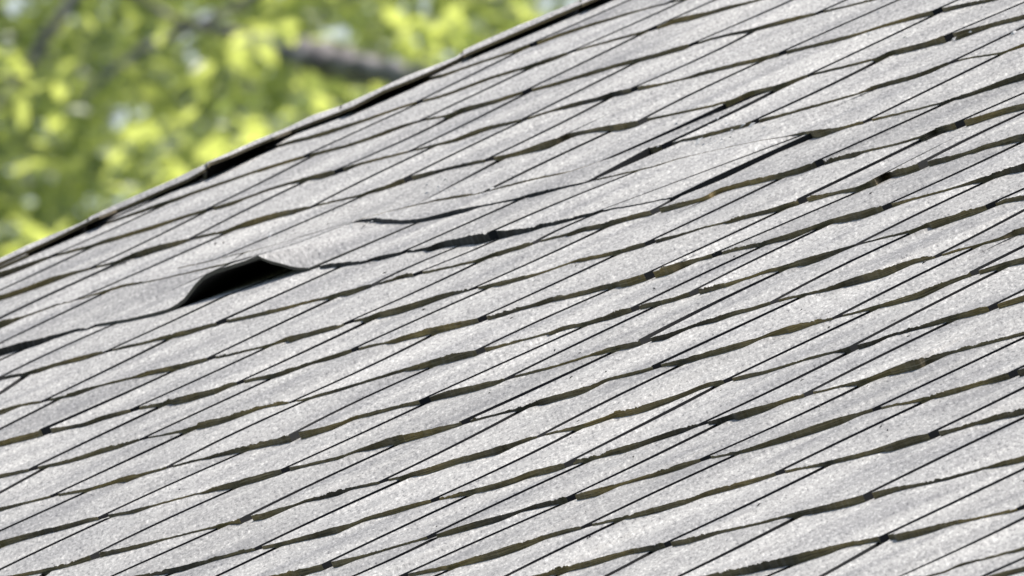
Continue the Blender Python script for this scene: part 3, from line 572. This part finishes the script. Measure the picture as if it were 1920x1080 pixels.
# the tree whose limbs show between the leaves
bx, by = float(at(960, 0, YT)[0]) + 2.6, YT + 1.5
big = empty('tree', (bx, by, 0), 'leafy tree with a thick mottled grey limb and sunlit yellow green leaves', 'tree', 'trees behind the roof')
tube([(bx, by, 0), (bx-0.1, by, 4), (bx+0.1, by, 9), (bx, by, 13.0), (bx+0.1, by+0.2, 17), (bx+0.2, by, 20)], [0.42, 0.34, 0.28, 0.22, 0.14, 0.05], 'trunk', big)
def px(pts, Y): return [tuple(at(x, y, Y)) for x, y in pts]
limb = [(bx, by, 14.2)] + px([(1400, 330), (1000, 225), (840, 170), (770, 150), (690, 130), (620, 116), (560, 100), (505, 82), (430, 62), (330, 40), (200, -40), (60, -120)], YT-3.6)
tube(limb, [0.15, 0.09, 0.062, 0.052, 0.045, 0.043, 0.044, 0.040, 0.026, 0.014, 0.011, 0.009, 0.006], 'branch', big, 12, 0.38)
tube([(bx, by, 15.5)] + px([(900, -420), (500, -260), (220, -110), (150, -20), (118, 30), (85, 72), (58, 118), (20, 165), (-30, 230), (-120, 330)], YT-3.2), [0.1, 0.05, 0.04, 0.025, 0.017, 0.016, 0.017, 0.014, 0.012, 0.010, 0.006], 'branch', big, 8)
tube(px([(700, -140), (560, -60), (440, 15), (340, 62), (275, 88), (215, 128), (150, 190)], YT-2.4), [0.02, 0.014, 0.012, 0.012, 0.011, 0.008, 0.004], 'branch', big, 8)
P = crown_points((bx-2.6, by, 16.2), (5.0, 3.6, 4.6), 135000, 420)
# keep the air in front of the big limb open, as in the photo
d = P - CAM; xp = 960 + d[:, 0]/d[:, 1]*FPX; 
zc = d@(Rw@np.array([0, 1, 0])); dc = d@(Rw@np.array([0, 0, -1])); yp = 540 - zc/dc*FPX
lx = np.array([480, 560, 640, 700, 790, 860]); ly = np.array([78, 100, 115, 125, 150, 175])
near = (xp > 495) & (xp < 860) & (np.abs(yp - np.interp(xp, lx, ly)) < 52) & (P[:, 1] < YT-2.6)
P = P[~near]
# sunlit sprays reaching out of the crown: (x, y, spread in px, leaves, distance)
sprays = [(474, 60, 9, 10, 0), (510, 46, 14, 14, 0), (483, 28, 8, 6, 0), (15, 102, 18, 16, 0), (300, 35, 16, 12, 0), (150, 22, 10, 6, 0), (595, 190, 15, 14, 0), (628, 193, 14, 10, 0),
          (285, 235, 24, 26, 0), (350, 225, 16, 12, 0), (420, 235, 14, 12, 0), (482, 240, 22, 20, 0), (512, 236, 16, 12, 0), (480, 208, 12, 8, 0), (438, 272, 18, 12, 0), (330, 300, 22, 22, 0), (362, 308, 16, 12, 0),
          (230, 262, 18, 12, 0), (270, 352, 24, 22, 0), (65, 285, 14, 10, 0), (50, 440, 26, 34, 0), (20, 395, 12, 8, 0), (110, 440, 20, 12, 0), (780, 42, 26, 30, 0), (835, 38, 18, 16, 0), (855, 15, 26, 10, 0),
          (825, 112, 26, 34, 0), (830, 66, 14, 10, 0), (690, 165, 10, 8, 0), (940, 62, 18, 14, 0), (900, 30, 30, 8, 0), (1000, 30, 14, 8, 0), (660, 165, 12, 8, 0), (365, 118, 22, 10, 0), (40, 160, 10, 6, 0), (960, -10, 40, 10, 0), (120, 190, 14, 8, 0)]
SP = []
for k_, (sx, sy, sg, n_, _) in enumerate(sprays):
    Y_ = YT - 5.6 - 1.3*rng.uniform(); c_ = at(sx, sy, Y_)
    n_ = max(4, int(n_*0.6)); SP.append(c_ + rng.normal(size=(n_, 3))*np.array([sg/1300.0, 0.12, sg/1300.0]) - np.array([0, 0, 0.02]))
TN = np.r_[rng.uniform(0, 1, len(P))**2.1, rng.uniform(0.85, 1, sum(len(q) for q in SP))]  # sprays get the brightest leaf tones, sunlight painted into their colour
P = np.concatenate([P] + SP)
leaves(P, 0.070, big, tone_=TN)
def tree(x, y, h, r, n, label):
    e = empty('tree', (x, y, 0), label, 'tree', 'trees behind the roof')
    tube([(x, y, 0), (x+0.1, y, h*0.4), (x, y, h*0.75), (x+0.1, y, h*0.95)], [0.35, 0.26, 0.13, 0.04], 'trunk', e)
    for i in range(5):
        a = i*1.26 + x; z0 = h*(0.4+0.1*i)
        tube([(x, y, z0), (x+math.cos(a)*r*0.4, y+math.sin(a)*r*0.4, z0+h*0.08), (x+math.cos(a)*r*0.8, y+math.sin(a)*r*0.8, z0+h*0.105)], [0.11, 0.06, 0.02], 'branch', e, 8)
    leaves(crown_points((x, y, h*0.62), (r, r, h*0.38), n, 160), 0.20, e)
tree(-7.5, 168, 23, 6.5, 36000, 'shaded dull green tree, leftmost behind the roof edge')
tree(1.5, 176, 24, 7.0, 40000, 'dull green tree standing behind the thick grey limb')
tree(9.5, 166, 21, 6.0, 32000, 'tall green tree hidden mostly by the roof, furthest right')
